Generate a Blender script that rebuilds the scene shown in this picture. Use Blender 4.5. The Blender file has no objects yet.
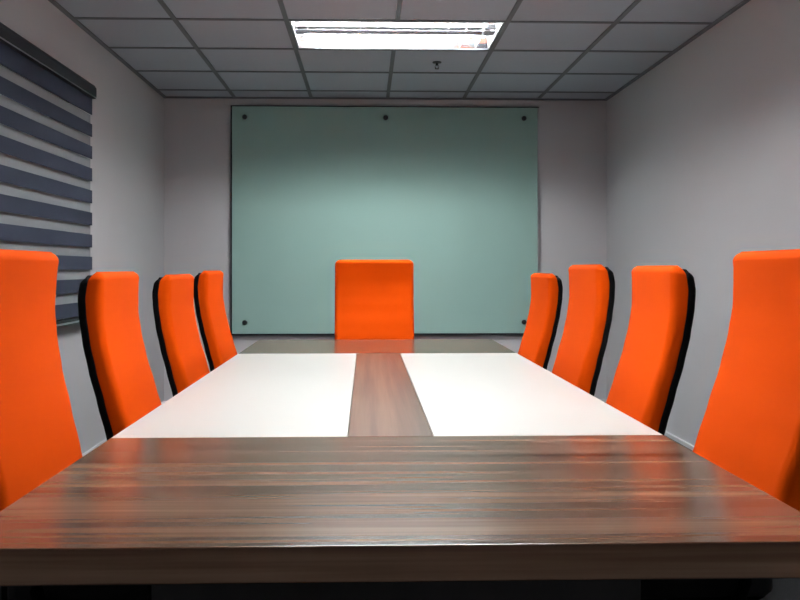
import bpy, bmesh, math, random
from mathutils import Vector, Matrix
random.seed(3)
PI = math.pi
S = bpy.context.scene
COL = S.collection

# ------------------------------------------------------------------ helpers
def newmat(name):
    m = bpy.data.materials.new(name); m.use_nodes = True
    nt = m.node_tree
    b = nt.nodes['Principled BSDF']
    return m, nt, b

def simple(name, col, rough=0.5, metal=0.0, spec=0.5, bump=0.0, bscale=200, var=0.0, vscale=3):
    m, nt, b = newmat(name)
    b.inputs['Roughness'].default_value = rough
    b.inputs['Metallic'].default_value = metal
    b.inputs['Specular IOR Level'].default_value = spec
    tc = nt.nodes.new('ShaderNodeTexCoord')
    n = nt.nodes.new('ShaderNodeTexNoise'); n.inputs['Scale'].default_value = vscale
    n.inputs['Detail'].default_value = 3
    nt.links.new(tc.outputs['Object'], n.inputs['Vector'])
    mx = nt.nodes.new('ShaderNodeMixRGB'); mx.blend_type = 'MIX'
    mx.inputs['Color1'].default_value = (*[c*(1-var) for c in col], 1)
    mx.inputs['Color2'].default_value = (*[min(1, c*(1+var)) for c in col], 1)
    nt.links.new(n.outputs['Fac'], mx.inputs['Fac'])
    nt.links.new(mx.outputs['Color'], b.inputs['Base Color'])
    if bump:
        n2 = nt.nodes.new('ShaderNodeTexNoise'); n2.inputs['Scale'].default_value = bscale
        nt.links.new(tc.outputs['Object'], n2.inputs['Vector'])
        bp = nt.nodes.new('ShaderNodeBump'); bp.inputs['Strength'].default_value = bump
        bp.inputs['Distance'].default_value = 0.002
        nt.links.new(n2.outputs['Fac'], bp.inputs['Height'])
        nt.links.new(bp.outputs['Normal'], b.inputs['Normal'])
    return m

def wood(name, axis, rough=0.3):
    """Brown-grey laminate; the grain runs along axis (0 = x, 1 = y)."""
    m, nt, b = newmat(name)
    N = nt.nodes; L = nt.links
    tc = N.new('ShaderNodeTexCoord')
    def streak(sa, sc, det, off):
        mp = N.new('ShaderNodeMapping')
        s = [sc, sc, sc]; s[axis] = sa
        mp.inputs['Scale'].default_value = s
        mp.inputs['Location'].default_value = (off, off*1.7, off*.3)
        L.new(tc.outputs['Object'], mp.inputs['Vector'])
        n = N.new('ShaderNodeTexNoise'); n.inputs['Scale'].default_value = 1
        n.inputs['Detail'].default_value = det; n.inputs['Roughness'].default_value = .55
        n.inputs['Distortion'].default_value = .1
        L.new(mp.outputs['Vector'], n.inputs['Vector'])
        return n
    a = streak(.45, 15, 2, 1.3); c = streak(.9, 42, 2, 4.1); f = streak(4, 170, 2, 7.7)
    m1 = N.new('ShaderNodeMath'); m1.operation = 'MULTIPLY_ADD'; m1.inputs[1].default_value = .50
    L.new(a.outputs['Fac'], m1.inputs[0])
    m2 = N.new('ShaderNodeMath'); m2.operation = 'MULTIPLY'; m2.inputs[1].default_value = .40
    L.new(c.outputs['Fac'], m2.inputs[0]); L.new(m2.outputs[0], m1.inputs[2])
    m3 = N.new('ShaderNodeMath'); m3.operation = 'MULTIPLY_ADD'; m3.inputs[1].default_value = .10
    L.new(f.outputs['Fac'], m3.inputs[0]); L.new(m1.outputs[0], m3.inputs[2])
    r = N.new('ShaderNodeValToRGB')
    e = r.color_ramp.elements
    e[0].position = .32; e[0].color = (.058, .028, .016, 1)
    e[1].position = .72; e[1].color = (.27, .168, .112, 1)
    q = e.new(.45); q.color = (.115, .062, .039, 1)
    q = e.new(.57); q.color = (.185, .112, .073, 1)
    L.new(m3.outputs[0], r.inputs['Fac'])
    L.new(r.outputs['Color'], b.inputs['Base Color'])
    b.inputs['Roughness'].default_value = rough
    b.inputs['Specular IOR Level'].default_value = .42
    return m

def add_box(bm, lo, hi, mi=0):
    vs = [bm.verts.new((x, y, z)) for z in (lo[2], hi[2]) for y in (lo[1], hi[1]) for x in (lo[0], hi[0])]
    for f in ((0,2,3,1),(4,5,7,6),(0,1,5,4),(1,3,7,5),(3,2,6,7),(2,0,4,6)):
        bm.faces.new([vs[i] for i in f]).material_index = mi

def add_tube(bm, pts, r, n=10, caps=True):
    """Round tube along pts; r is a number or one radius per point."""
    pts = [Vector(p) for p in pts]
    rr = r if isinstance(r, (list, tuple)) else [r]*len(pts)
    t0 = (pts[1]-pts[0]).normalized()
    up = Vector((0,0,1)) if abs(t0.z) < .9 else Vector((1,0,0))
    rings = []
    for i, p in enumerate(pts):
        t = (pts[min(i+1, len(pts)-1)]-pts[max(i-1, 0)]).normalized()
        a = t.cross(up)
        if a.length < 1e-4: a = t.cross(Vector((0,1,0)))
        a.normalize(); b = a.cross(t).normalized()
        rings.append([bm.verts.new(p+(a*math.cos(2*PI*k/n)+b*math.sin(2*PI*k/n))*rr[i]) for k in range(n)])
    for i in range(len(rings)-1):
        for k in range(n):
            bm.faces.new((rings[i][k], rings[i][(k+1)%n], rings[i+1][(k+1)%n], rings[i+1][k]))
    if caps:
        bm.faces.new(list(reversed(rings[0]))); bm.faces.new(rings[-1])

def loft(bm, rings):
    R = [[bm.verts.new(p) for p in ring] for ring in rings]
    n = len(R[0])
    for i in range(len(R)-1):
        for k in range(n):
            bm.faces.new((R[i][k], R[i][(k+1)%n], R[i+1][(k+1)%n], R[i+1][k]))
    bm.faces.new(list(reversed(R[0]))); bm.faces.new(R[-1])

def obj(name, bm, mats, parent=None, smooth=False, bevel=0.0, segs=2, loc=None):
    bmesh.ops.recalc_face_normals(bm, faces=bm.faces)
    me = bpy.data.meshes.new(name); bm.to_mesh(me); bm.free()
    o = bpy.data.objects.new(name, me); COL.objects.link(o)
    for m in (mats if isinstance(mats, (list, tuple)) else [mats]): me.materials.append(m)
    if smooth:
        for p in me.polygons: p.use_smooth = True
    if bevel:
        md = o.modifiers.new('bevel', 'BEVEL'); md.width = bevel; md.segments = segs
        md.limit_method = 'ANGLE'; md.angle_limit = math.radians(40)
    if parent: o.parent = parent
    if loc: o.location = loc
    return o

def box_obj(name, lo, hi, m, parent=None, bevel=0.0):
    bm = bmesh.new(); add_box(bm, lo, hi)
    return obj(name, bm, m, parent, bevel=bevel)

def thing(name, label, cat, loc=(0,0,0), rotz=0, group=None):
    o = bpy.data.objects.new(name, None); COL.objects.link(o)
    o.empty_display_size = .1
    o.location = loc; o.rotation_euler = (0, 0, rotz)
    o['label'] = label; o['category'] = cat
    if group: o['group'] = group
    return o

def tag(o, label, cat, group=None):
    o['label'] = label; o['category'] = cat
    if group: o['group'] = group
    return o

def structure(o, label=None):
    o['kind'] = 'structure'
    if label: o['label'] = label
    return o

# ------------------------------------------------------------------ materials
M_wall = simple('wall_paint', (.62, .605, .615), .75, spec=.25, bump=.15, bscale=260, var=.02, vscale=1.2)
M_tile = simple('ceiling_tile', (.51, .555, .615), .9, spec=.1, bump=.35, bscale=150, var=.03, vscale=30)
M_tee = simple('ceiling_tee', (.17, .185, .205), .5, spec=.3, var=.03)
M_carpet = simple('dark_carpet', (.016, .016, .017), .95, spec=.1, bump=.6, bscale=500, var=.25, vscale=60)
M_skirt = simple('dark_skirting', (.02, .02, .022), .4, var=.1)
M_cap = simple('pale_skirting_cap', (.72, .72, .73), .45, var=.02)
M_orange = simple('orange_fabric', (.62, .062, .0004), .8, spec=.05, bump=.25, bscale=900, var=.04, vscale=5)
M_black = simple('black_plastic', (.003, .003, .0032), .75, spec=.06, var=.1)
M_seat = simple('black_seat_fabric', (.012, .012, .013), .9, spec=.15, bump=.3, bscale=900, var=.1)
M_chrome = simple('chrome', (.7, .7, .72), .15, metal=1)
M_wx = wood('walnut_laminate_across', 0, .22)
M_wy = wood('walnut_laminate_along', 1, .32)
M_white = simple('white_laminate', (.64, .628, .585), .38, spec=.45, var=.008, vscale=2)
M_dark = simple('charcoal_panel', (.035, .033, .034), .55, var=.1)
M_seam = simple('dark_seam', (.02, .015, .012), .6)
M_navy = simple('navy_blind_cloth', (.042, .050, .076), .85, spec=.15, bump=.2, bscale=700, var=.05, vscale=20)
M_sheer = simple('sheer_blind_cloth', (.30, .32, .33), .9, spec=.1, bump=.3, bscale=900, var=.05, vscale=12)
M_rail = simple('charcoal_rail', (.016, .018, .022), .5, spec=.25, var=.06)
M_silver = simple('silver_trim', (.6, .6, .62), .3, metal=1)
M_stand = simple('dark_steel_stud', (.035, .04, .042), .3, metal=.6)
M_refl = simple('specular_aluminium', (.93, .93, .95), .10, metal=.92)
M_blade = simple('louvre_aluminium', (.90, .90, .92), .25, metal=.72)
m, nt, b = newmat('opal_acrylic')
b.inputs['Base Color'].default_value = (.75, .77, .85, 1); b.inputs['Roughness'].default_value = .4
tr = nt.nodes.new('ShaderNodeBsdfTranslucent'); tr.inputs['Color'].default_value = (.55, .57, .66, 1)
mx = nt.nodes.new('ShaderNodeMixShader'); mx.inputs[0].default_value = .25
nt.links.new(b.outputs[0], mx.inputs[1]); nt.links.new(tr.outputs[0], mx.inputs[2])
nt.links.new(mx.outputs[0], nt.nodes['Material Output'].inputs['Surface'])
M_spine = m
M_lwhite = simple('white_enamel', (.85, .85, .86), .4)
M_frame = simple('window_frame_grey', (.25, .25, .26), .4, metal=.3)

m, nt, b = newmat('green_tinted_board_glass')
b.inputs['Base Color'].default_value = (.35, .53, .475, 1)
b.inputs['Roughness'].default_value = .09
b.inputs['Specular IOR Level'].default_value = .12
tc = nt.nodes.new('ShaderNodeTexCoord'); nz = nt.nodes.new('ShaderNodeTexNoise')
nz.inputs['Scale'].default_value = 1.5
nt.links.new(tc.outputs['Object'], nz.inputs['Vector'])
mr = nt.nodes.new('ShaderNodeMapRange'); mr.inputs['To Min'].default_value = .012; mr.inputs['To Max'].default_value = .025
nt.links.new(nz.outputs['Fac'], mr.inputs['Value']); nt.links.new(mr.outputs[0], b.inputs['Roughness'])
M_board = m
M_bedge = simple('board_edge', (.10, .16, .145), .2, spec=.5)

m, nt, b = newmat('window_glass')
b.inputs['Base Color'].default_value = (.9, .95, 1, 1); b.inputs['Roughness'].default_value = .02
b.inputs['Transmission Weight'].default_value = 1; b.inputs['IOR'].default_value = 1.45
M_glass = m

def emit(name, col, st):
    m, nt, b = newmat(name)
    b.inputs['Base Color'].default_value = (1, 1, 1, 1)
    b.inputs['Emission Color'].default_value = (*col, 1)
    b.inputs['Emission Strength'].default_value = st
    return m
TUBE_ST = 95.0
M_tube = emit('lit_fluorescent_tube', (.95, .985, 1.0), TUBE_ST)
M_tube_dim = emit('dim_fluorescent_tube', (.95, .985, 1.0), TUBE_ST*.13)

# ------------------------------------------------------------------ setting
XL, XR, YB, YF, H = -1.58, 1.912, 6.62, -1.55, 2.507
T = .12
structure(box_obj('floor', (XL-T, YF-T, -.1), (XR+T, YB+T, 0), M_carpet), 'dark carpet floor under the table')
structure(box_obj('wall_back', (XL-T, YB, 0), (XR+T, YB+T, H+.25), M_wall), 'pale wall behind the glass board')
structure(box_obj('wall_right', (XR, YF, 0), (XR+T, YB, H+.25), M_wall), 'bare pale wall on the right')
structure(box_obj('wall_front', (XL-T, YF-T, 0), (XR+T, YF, H+.25), M_wall))
WY0, WY1, WZ0, WZ1 = 2.75, 4.52, .95, 2.06           # window opening, behind the blind
bm = bmesh.new()
add_box(bm, (XL-T, YF, 0), (XL, YB, WZ0)); add_box(bm, (XL-T, YF, WZ1), (XL, YB, H+.25))
add_box(bm, (XL-T, YF, WZ0), (XL, WY0, WZ1)); add_box(bm, (XL-T, WY1, WZ0), (XL, YB, WZ1))
structure(obj('wall_left', bm, M_wall), 'pale wall with the window on the left')
bm = bmesh.new()
for lo, hi in (((XL-.09, WY0, WZ0), (XL-.05, WY0+.05, WZ1)), ((XL-.09, WY1-.05, WZ0), (XL-.05, WY1, WZ1)),
               ((XL-.09, WY0+.05, WZ0), (XL-.05, WY1-.05, WZ0+.05)), ((XL-.09, WY0+.05, WZ1-.05), (XL-.05, WY1-.05, WZ1)),
               ((XL-.09, 3.61, WZ0+.05), (XL-.05, 3.66, WZ1-.05))):
    add_box(bm, lo, hi)
w = structure(obj('window_1', bm, M_frame), 'dark window behind the striped blind')
bm = bmesh.new(); add_box(bm, (XL-.073, WY0+.04, WZ0+.04), (XL-.067, WY1-.04, WZ1-.04))
structure(obj('window_pane', bm, M_glass, w))

def skirting(name, lo, hi, caplo, caphi):
    bm = bmesh.new(); add_box(bm, lo, hi, 0); add_box(bm, caplo, caphi, 1)
    structure(obj(name, bm, [M_skirt, M_cap]))
SK, SC = .105, .128
skirting('baseboard_left', (XL, YF, 0), (XL+.014, YB, SK), (XL, YF, SK), (XL+.016, YB, SC))
skirting('baseboard_right', (XR-.014, YF, 0), (XR, YB, SK), (XR-.016, YF, SK), (XR, YB, SC))
skirting('baseboard_back', (XL+.016, YB-.014, 0), (XR-.016, YB, SK), (XL+.016, YB-.016, SK), (XR-.016, YB, SC))

# suspended ceiling: tiles set in a tee grid, two cells left open for each light
GX = [XL, -1.03, -.43, .17, .77, 1.362, XR]
GY = [YF] + [4.55-.6*k for k in range(10, -1, -1)] + [5.15, 5.75, 6.35, YB]
LIGHT_Y = [(-.25, .35), (2.15, 2.75), (4.55, 5.15)]
lit = lambda x0, y0: any(abs(y0-a) < .01 for a, _ in LIGHT_Y) and -.44 < x0 < .2
bm = bmesh.new()
for i in range(len(GX)-1):
    for j in range(len(GY)-1):
        x0, x1, y0, y1 = GX[i], GX[i+1], GY[j], GY[j+1]
        if lit(x0, y0): continue
        add_box(bm, (x0+.004, y0+.004, H), (x1-.004, y1-.004, H+.015))
ceil = structure(obj('ceiling', bm, M_tile), 'suspended ceiling of square grey tiles')
bm = bmesh.new()
tw = .013
for x in GX[1:-1]:
    if abs(x-.17) < .01:
        segs, y = [], YF
        for a, c in LIGHT_Y: segs.append((y, a)); y = c
        segs.append((y, YB))
    else: segs = [(YF, YB)]
    for a, c in segs: add_box(bm, (x-tw, a, H-.006), (x+tw, c, H+.004))
for y in GY[1:-1]:
    add_box(bm, (XL, y-tw, H-.005), (XR, y+tw, H+.004))
add_box(bm, (XL, YF, H-.012), (XL+.022, YB, H+.004)); add_box(bm, (XR-.022, YF, H-.012), (XR, YB, H+.004))
add_box(bm, (XL+.022, YB-.022, H-.011), (XR-.022, YB, H+.004))
structure(obj('ceiling_grid', bm, M_tee, ceil))
structure(box_obj('ceiling_slab', (XL-T, YF-T, H+.25), (XR+T, YB+T, H+.33), M_tile, ceil))

# ------------------------------------------------------------------ ceiling lights (louvred, two tubes)
LW, LD, LH = 1.165, .565, .105
def light_meshes():
    P = {}
    P['shade'] = []
    bm = bmesh.new()     # white housing box with a rim
    x, y = LW/2, LD/2
    add_box(bm, (-x, -y, LH), (x, y, LH+.008))
    add_box(bm, (-x, -y, 0), (-x+.006, y, LH)); add_box(bm, (x-.006, -y, 0), (x, y, LH))
    add_box(bm, (-x+.006, -y, 0), (x-.006, -y+.006, LH)); add_box(bm, (-x+.006, y-.006, 0), (x-.006, y, LH))
    P['housing'] = (bm, M_lwhite, False)
    def trough(c):
        bm = bmesh.new(); hw = .113; n = 14
        a = []
        for k in range(n+1):
            v = (-1+1.84*k/n)*(1 if c < 0 else -1)
            a.append((c+hw*v, .002+.088*(1-abs(v)**2.2)))
        L = [[bm.verts.new((sx*(LW/2-.008), p[0], p[1])) for p in a] for sx in (-1, 1)]
        for k in range(n): bm.faces.new((L[0][k], L[0][k+1], L[1][k+1], L[1][k]))
        return bm
    P['reflector'] = [(trough(c), M_refl, True) for c in (-.162, .162)]
    bm = bmesh.new()
    add_box(bm, (-LW/2+.008, -.049, .0195), (LW/2-.008, .049, .0215))
    P['spine'] = (bm, M_spine, False)
    P['blade'] = []
    for k in range(11):
        bx = -.5+.1*k
        bm = bmesh.new()
        # a V-section louvre blade across both troughs, thin edge down, notched over each tube
        pr = [(-.275, .004), (-.25, .036), (-.06, .036), (-.052, .018), (.052, .018), (.06, .036), (.25, .036), (.275, .004)]
        bot = [bm.verts.new((bx, p[0], .003)) for p in pr]
        for sd in (-1, 1):
            top = [bm.verts.new((bx+sd*.006*(p[1]/.036), p[0], p[1])) for p in pr]
            for q in range(len(pr)-1): bm.faces.new((bot[q], bot[q+1], top[q+1], top[q]))
        P['blade'].append((bm, M_blade, False))
    P['tube'] = []; P['cap'] = []
    for c in (-.162, .162):
        bm = bmesh.new(); add_tube(bm, [(-.535, c, .060), (.535, c, .060)], .013, 14); P['tube'].append((bm, M_tube, True))
        for e0, e1 in ((-.568, -.537), (.537, .568)):
            bm = bmesh.new(); add_box(bm, (e0, c-.016, .040), (e1, c+.016, .080))
            P['cap'].append((bm, M_lwhite, False))
    return P

def make_light(loc, label):
    t = thing('ceiling_light', label, 'ceiling light', loc, 0, 'louvred ceiling lights')
    P = light_meshes()
    obj('housing', P['housing'][0], P['housing'][1], t)
    for nm in ('reflector', 'blade', 'tube', 'cap'):
        for bm, m, s in P[nm]:
            obj({'reflector': 'reflector', 'blade': 'louvre_blade', 'tube': 'fluorescent_tube', 'cap': 'tube_holder'}[nm], bm, m, t, smooth=s)
    obj('spine', P['spine'][0], P['spine'][1], t)
    return t

def copy_thing(root, loc, rotz, label, dz=0.0, raised=()):
    r = root.copy(); COL.objects.link(r); r.location = loc; r.rotation_euler = (0, 0, rotz); r['label'] = label
    for ch in list(root.children):
        c = ch.copy(); COL.objects.link(c); c.parent = r
        if c.name.split('.')[0] in raised: c.location.z = ch.location.z + dz
        for g in list(ch.children):
            d = g.copy(); COL.objects.link(d); d.parent = c
    return r

light = make_light((.17, 4.85, H-.001), 'lit louvred fluorescent ceiling light nearest the glass board')
copy_thing(light, (.17, 2.45, H-.001), 0, 'lit louvred fluorescent ceiling light above the middle of the table')

dim = copy_thing(light, (.17, .05, H-.001), 0, 'louvred ceiling light with dimmer tubes over the camera end of the room')
for ch in dim.children:
    if ch.name.startswith('fluorescent_tube'):
        ch.data = ch.data.copy(); ch.data.materials[0] = M_tube_dim

# sprinkler head
t = thing('fire_sprinkler', 'small dark pendent sprinkler head in the ceiling beside the light', 'sprinkler', (.462, 5.46, H))
bm = bmesh.new(); add_tube(bm, [(0,0,0), (0,0,-.006), (0,0,-.008)], [.030, .028, .014], 20); obj('escutcheon', bm, M_stand, t, smooth=False)
bm = bmesh.new(); add_tube(bm, [(0,0,-.006), (0,0,-.022)], .009, 12)
add_tube(bm, [(.008,0,-.020), (.013,0,-.030), (.006,0,-.042)], .0025, 8); add_tube(bm, [(-.008,0,-.020), (-.013,0,-.030), (-.006,0,-.042)], .0025, 8)
obj('frame', bm, M_stand, t)
bm = bmesh.new(); add_tube(bm, [(0,0,-.042), (0,0,-.045)], .014, 16); obj('deflector', bm, M_stand, t)

# ------------------------------------------------------------------ glass board on the back wall
BX0, BX1, BZ0, BZ1 = -1.045, 1.352, .655, 2.430
t = thing('glass_board', 'large green frosted glass writing board on the back wall', 'whiteboard', ((BX0+BX1)/2, YB, BZ0))
hw, hh = (BX1-BX0)/2, BZ1-BZ0
bm = bmesh.new(); add_box(bm, (-hw, -.036, 0), (hw, -.028, hh))
obj('glass_panel', bm, M_board, t, bevel=.001)
bm = bmesh.new()
e = .011
add_box(bm, (-hw-e, -.038, -e*1.3), (hw+e, -.004, 0)); add_box(bm, (-hw-e, -.038, 0), (-hw, -.004, hh)); 
add_box(bm, (-hw-e, -.038, hh), (hw+e, -.004, hh+e*.6))
obj('edge_frame', bm, M_rail, t)
bm = bmesh.new(); add_box(bm, (hw, -.038, 0), (hw+e, -.004, hh)); obj('side_trim', bm, M_silver, t)['label'] = 'bright silver edge trim'
for px in (-.945, .155, 1.243):
    for pz in (.743, 2.345):
        bm = bmesh.new()
        x, z = px-(BX0+BX1)/2, pz-BZ0
        add_tube(bm, [(x, -.0365, z), (x, -.050, z), (x, -.053, z)], [.019, .019, .014], 20)
        obj('standoff', bm, M_stand, t)

# ------------------------------------------------------------------ zebra blind on the left wall
BY0, BY1 = 2.60, 4.695
t = thing('roller_blind', 'navy and sheer striped roller blind over the left window', 'blind', (XL, (BY0+BY1)/2, .84))
L2 = (BY1-BY0)/2
Z = lambda z: z-.84
bm = bmesh.new()
prof = [(0, 2.182), (.060, 2.182), (.076, 2.176), (.086, 2.160), (.086, 2.103), (.010, 2.103), (0, 2.113)]
A = [[bm.verts.new((p[0], s*(L2+.008), Z(p[1]))) for p in prof] for s in (-1, 1)]
for k in range(len(prof)):
    bm.faces.new((A[0][k], A[0][(k+1) % len(prof)], A[1][(k+1) % len(prof)], A[1][k]))
bm.faces.new(list(reversed(A[0]))); bm.faces.new(A[1])
hr = obj('headrail', bm, M_rail, t)
bm = bmesh.new(); add_box(bm, (.0862, -L2-.008, Z(2.103)), (.0885, L2+.008, Z(2.109)))
obj('trim_strip', bm, M_silver, hr)['label'] = 'thin bright strip along the headrail'
bm = bmesh.new()
z = 2.102; per, dk = .1222, .0710
first = .090
top = z; dark = True; nxt = first
while top > .905:
    bot = max(top-nxt, .905)
    if dark: add_box(bm, (.062, -L2, Z(bot)), (.0645, L2, Z(top)), 0)
    else: add_box(bm, (.046, -L2+.0, Z(bot)-.004), (.0475, L2+.022, Z(top)+.004), 1)
    top = bot; dark = not dark; nxt = dk if dark else per-dk
obj('striped_cloth', bm, [M_navy, M_sheer], t)
bm = bmesh.new(); add_box(bm, (.042, -L2, Z(.873)), (.068, L2, Z(.905)))
br = obj('bottom_rail', bm, M_rail, t, bevel=.004)
bm = bmesh.new(); add_box(bm, (.0682, -L2, Z(.879)), (.070, L2, Z(.889))); obj('trim_strip', bm, M_silver, br)

# ------------------------------------------------------------------ conference table
TX0, TX1, TY0, TY1, TZ, TT = -.62, .735, 1.246, 4.885, .75, .055
PY0, PY1 = 2.058, 4.085
SX0, SX1 = -.045, .166
t = thing('conference_table', 'long walnut conference table with two white inset panels', 'table', ((TX0+TX1)/2, (TY0+TY1)/2, 0))
tx, ty = t.location.x, t.location.y
def tbox(name, lo, hi, m, bev=.0012):
    bm = bmesh.new()
    add_box(bm, (lo[0]-tx, lo[1]-ty, lo[2]), (hi[0]-tx, hi[1]-ty, hi[2]))
    return obj(name, bm, m, t, bevel=bev)
g = .0009
tbox('end_board', (TX0, TY0, TZ-TT), (TX1, PY0-g, TZ), M_wx, .0022)
tbox('end_board', (TX0, PY1+g, TZ-TT), (TX1, TY1, TZ), M_wx, .0022)
tbox('centre_strip', (SX0+g, PY0+g, TZ-TT), (SX1-g, PY1-g, TZ), M_wy)
tbox('white_panel', (TX0+.001, PY0+g, TZ-TT), (SX0-g, PY1-g, TZ), M_white)
tbox('white_panel', (SX1+g, PY0+g, TZ-TT), (TX1-.001, PY1-g, TZ), M_white)
tbox('underframe', (TX0+.03, TY0+.03, TZ-TT-.012), (TX1-.03, TY1-.03, TZ-TT-.0005), M_seam)
tbox('end_panel', (-.365, 1.44, 0), (.475, 1.47, TZ-TT-.012), M_dark)
tbox('spine_panel', (.045, 1.47, .08), (.07, 4.17, TZ-TT-.012), M_dark)
tbox('end_panel', (-.13, 4.17, 0), (.245, 4.20, TZ-TT-.012), M_dark)

# ------------------------------------------------------------------ chairs
def interp(tab, z):
    if z <= tab[0][0]: return tab[0][1]
    for (a, va), (c, vc) in zip(tab, tab[1:]):
        if z <= c:
            s = (z-a)/(c-a); s = s*s*(3-2*s)*.35 + s*.65
            return va+(vc-va)*s
    return tab[-1][1]
# rear surface of the back, distance behind the seat centre at each height
BACK = [(.44, .216), (.52, .228), (.60, .243), (.67, .260), (.76, .284), (.86, .310), (.94, .327), (1.02, .338), (1.08, .341), (1.12, .336), (1.16, .325)]
ZT = 1.162
def rrect(hw, y0, y1, rf, rb, n=6):
    """Rounded rectangle in plan from y0 (rear) to y1 (front), separate rear and front radii."""
    pts = []
    for cx, cy, r, a0 in ((hw-rf, y1-rf, rf, 0), (-hw+rf, y1-rf, rf, PI/2), (-hw+rb, y0+rb, rb, PI), (hw-rb, y0+rb, rb, 1.5*PI)):
        for k in range(n+1):
            a = a0+PI/2*k/n
            pts.append((cx+r*math.cos(a), cy+r*math.sin(a)))
    return pts
def slab(z0, z1, hw, rear, front, rf, rb, rt, cushion):
    """Backrest loft: rings up the height, closed with a rounded crown and toe."""
    zs = [z0+(z1-z0)*k/30 for k in range(31)]
    for k in range(1, 9): zs += [z1-rt*(1-math.sin(PI/2*k/9)), z0+rt*(1-math.sin(PI/2*k/9))]
    zs += [z1-.0004, z0+.0004]
    zs = sorted(set(round(q, 5) for q in zs))
    rings = []
    for q in zs:
        d = min(q-z0, z1-q)
        ins = 0 if d >= rt else rt-math.sqrt(max(0, rt*rt-(rt-d)**2))
        yr, yf = -rear(q), -front(q)
        th = yf-yr
        it = min(ins, th*.44)
        w = hw(q)-ins
        y0, y1 = yr+it*(.5 if cushion else .9), yf-it
        r1 = min(rf, (y1-y0)*.48); r2 = min(rb, (y1-y0)*.48)
        rings.append([(p[0], p[1], q) for p in rrect(w, y0, y1, r1, r2)])
    # crown the top edge a little
    out = []
    for ring in rings:
        o = []
        for x, y, q in ring:
            k = max(0, (q-(z1-.12))/.12)
            o.append((x, y, q-.015*k*(x/.22)**2))
        out.append(o)
    bm = bmesh.new(); loft(bm, out)
    return bm

SHELL = .025
def hw_c(z): return .235
def thick(z): return interp([(.44, .056), (.60, .056), (.72, .051), (.86, .046), (1.0, .045), (1.08, .050), (1.16, .040)], z)

def make_chair(loc, rotz, label, dz):
    t = thing('office_chair', label, 'chair', loc, rotz, 'orange high-back chairs around the table')
    U = []
    bm = slab(.50, ZT, hw_c, lambda z: interp(BACK, z)-SHELL+.003, lambda z: interp(BACK, z)-SHELL-thick(z), .030, .006, .030, True)
    U.append(obj('backrest', bm, M_orange, t, smooth=True))
    bm = slab(.495, ZT-.010, lambda z: hw_c(z)+.0015, lambda z: interp(BACK, z), lambda z: interp(BACK, z)-SHELL, .004, .012, .030, False)
    U.append(obj('back_shell', bm, M_black, t, smooth=True))
    # seat cushion
    bm = bmesh.new(); rings = []
    for z, ins in ((.432, .02), (.436, .008), (.446, 0), (.470, 0), (.488, .006), (.498, .018), (.503, .038), (.504, .08)):
        ring = []
        for x, y in rrect(.232-ins, -.175+ins*.6, .245-ins, .07-ins*.3, .03):
            k = max(0, (y-.12)/.12)
            ring.append((x, y, z-.018*k*k))
        rings.append(ring)
    loft(bm, rings); U.append(obj('seat', bm, M_seat, t, smooth=True))
    bm = bmesh.new(); rings = []
    for z, ins in ((.408, .05), (.414, .03), (.430, .012), (.4335, .012)):
        rings.append([(x, y, z-.018*max(0, (y-.12)/.12)**2) for x, y in rrect(.232-ins, -.175+ins*.6, .245-ins, .065, .03)])
    loft(bm, rings); U.append(obj('seat_pan', bm, M_black, t, smooth=True))
    # armrests: black loop with a flat pad
    for s in (-1, 1):
        bm = bmesh.new()
        add_tube(bm, [(s*.19, .11, .424), (s*.240, .12, .43), (s*.252, .13, .47), (s*.252, .12, .52), (s*.252, .09, .551), (s*.252, .02, .560),
                      (s*.252, -.06, .556), (s*.252, -.095, .53), (s*.252, -.10, .48), (s*.245, -.09, .432), (s*.19, -.07, .424)], .013, 10)
        a = obj('armrest', bm, M_black, t, smooth=True); U.append(a)
        bm = bmesh.new(); rings = []
        for z, ins in ((.562, .006), (.566, 0), (.578, 0), (.584, .008)):
            rings.append([(s*.252+x, y+.02, z) for x, y in rrect(.024-ins, -.11+ins, .11-ins, .015, .015, 4)])
        loft(bm, rings); obj('arm_pad', bm, M_black, a, smooth=True)
    # mechanism, gas lift, five-star base, castors
    bm = bmesh.new(); add_box(bm, (-.08, -.16, .372), (.08, .10, .410)); add_tube(bm, [(.07, .0, .385), (.20, .0, .385)], .006, 8)
    add_box(bm, (-.035, -.25, .376), (.035, -.15, .392)); add_box(bm, (-.035, -.262, .376), (.035, -.245, .60))
    U.append(obj('tilt_mechanism', bm, M_black, t, bevel=.006))
    bm = bmesh.new(); add_tube(bm, [(0,0,.10), (0,0,.24)], .027, 16); add_tube(bm, [(0,0,.24), (0,0,.375)], .015, 16)
    obj('gas_lift', bm, M_chrome, t, smooth=False)
    bm = bmesh.new(); add_tube(bm, [(0,0,.068), (0,0,.075), (0,0,.115), (0,0,.122)], [.04, .046, .044, .036], 18)
    obj('base_hub', bm, M_black, t)
    for k in range(5):
        a = 2*PI*k/5+PI/2
        d = Vector((math.cos(a), math.sin(a), 0))
        bm = bmesh.new()
        add_tube(bm, [d*.03+Vector((0,0,.095)), d*.13+Vector((0,0,.088)), d*.26+Vector((0,0,.072))], [.022, .019, .013], 10)
        lg = obj('base_leg', bm, M_black, t, smooth=True)
        bm = bmesh.new(); nrm = Vector((-d.y, d.x, 0)); c = d*.262+Vector((0,0,.026))
        for s in (-1, 1):
            add_tube(bm, [c+nrm*s*.006, c+nrm*s*.011, c+nrm*s*.021, c+nrm*s*.024], [.020, .0255, .0255, .020], 16)
        add_tube(bm, [c+Vector((0,0,.0)), c+Vector((0,0,.046))], .006, 8)
        obj('castor', bm, M_black, lg, smooth=False)
    for o in U: o.location.z = dz
    return t

RAISED = ('backrest', 'back_shell', 'seat', 'seat_pan', 'armrest', 'tilt_mechanism')
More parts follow.
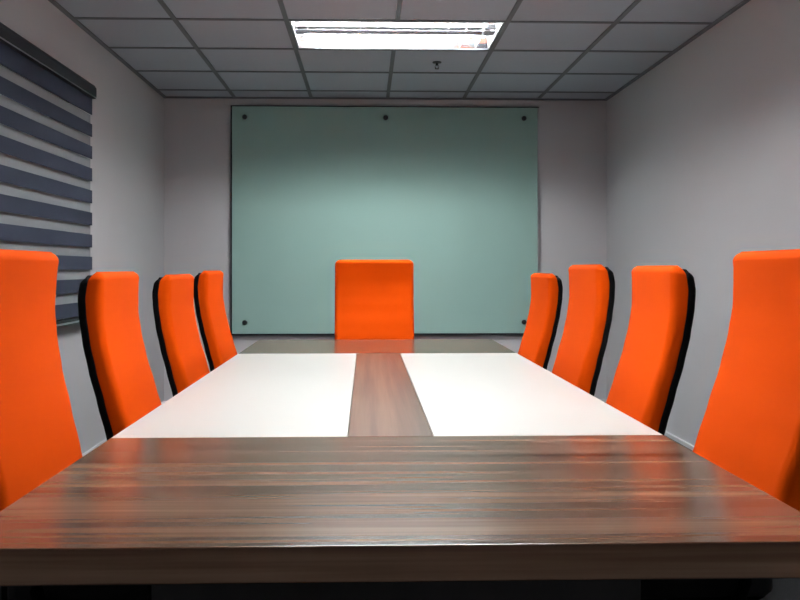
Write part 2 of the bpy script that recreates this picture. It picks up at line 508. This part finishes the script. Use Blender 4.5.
# place: x, y of the seat centre, facing, seat lift
LX, RX = -.516, .640
D = math.radians
chairs = [   # x, y, facing, seat lift, tilt of the back, label
    (LX-.029,  1.915, -PI/2,        .051, D(-3.5), 'orange high-back chair nearest the camera on the window side, cut by the left edge'),
    (LX,  2.735, -PI/2+D(2),   .002, 0,       'orange high-back chair second from the camera on the blind side'),
    (LX+.007,  3.590, -PI/2,       -.012, 0,       'orange high-back chair on the window side, third from the camera'),
    (LX-.003,  4.430, -PI/2,        .002, 0,       'orange high-back chair on the window side, closest to the glass board'),
    (RX+.020,  1.915, PI/2,         .056, D(1.6),  'orange high-back chair nearest the camera on the bare-wall side, cut by the right edge'),
    (RX+.008,  2.725, PI/2-D(3),    .022, D(.8),   'orange high-back chair second from the camera on the bare-wall side'),
    (RX,       3.480, PI/2,         .028, D(-.8),  'orange high-back chair third from the camera on the bare-wall side'),
    (RX+.008,  4.420, PI/2,        -.012, 0,       'orange high-back chair on the bare-wall side, closest to the glass board'),
    (.050,     4.740, PI,           .066, 0,       'orange high-back chair at the far head of the table, facing the camera'),
]
base = make_chair(chairs[0][:2]+(0,), chairs[0][2], chairs[0][5], 0)
made = [base]+[copy_thing(base, (x, y, 0), rz, lab) for x, y, rz, dz, tl, lab in chairs[1:]]
for r, spec in zip(made, chairs):
    tilt = spec[4]
    for ch in r.children:
        k = ch.name.split('.')[0]
        if k in RAISED: ch.location.z = spec[3]
        if tilt and k in ('backrest', 'back_shell'):      # this back stands a little more upright
            p = Vector((0, -.23, .50)); m = Matrix.Rotation(tilt, 3, 'X')
            ch.rotation_euler = (tilt, 0, 0); ch.location = p-m @ p+Vector((0, 0, spec[3]))

# ------------------------------------------------------------------ world, camera, view
wd = bpy.data.worlds.new('night'); S.world = wd; wd.use_nodes = True
wd.node_tree.nodes['Background'].inputs[0].default_value = (.02, .025, .04, 1)
wd.node_tree.nodes['Background'].inputs[1].default_value = 1.0

F = 840.0; PX, PY = 366.0, 269.0; YAW = math.radians(1.6)
cd = bpy.data.cameras.new('camera'); cam = bpy.data.objects.new('camera', cd); COL.objects.link(cam)
cam.location = (0, 0, 1.16); cam.rotation_euler = (PI/2, 0, -YAW)
cd.sensor_width = 36; cd.lens = F/800*36
cd.shift_x = (400-(PX+F*math.tan(YAW)))/800; cd.shift_y = -(300-PY)/800
cd.clip_start = .02
S.camera = cam
S.view_settings.view_transform = 'Standard'; S.view_settings.look = 'None'
S.view_settings.gamma = 1; S.view_settings.use_curve_mapping = False
S.view_settings.exposure = 1.3
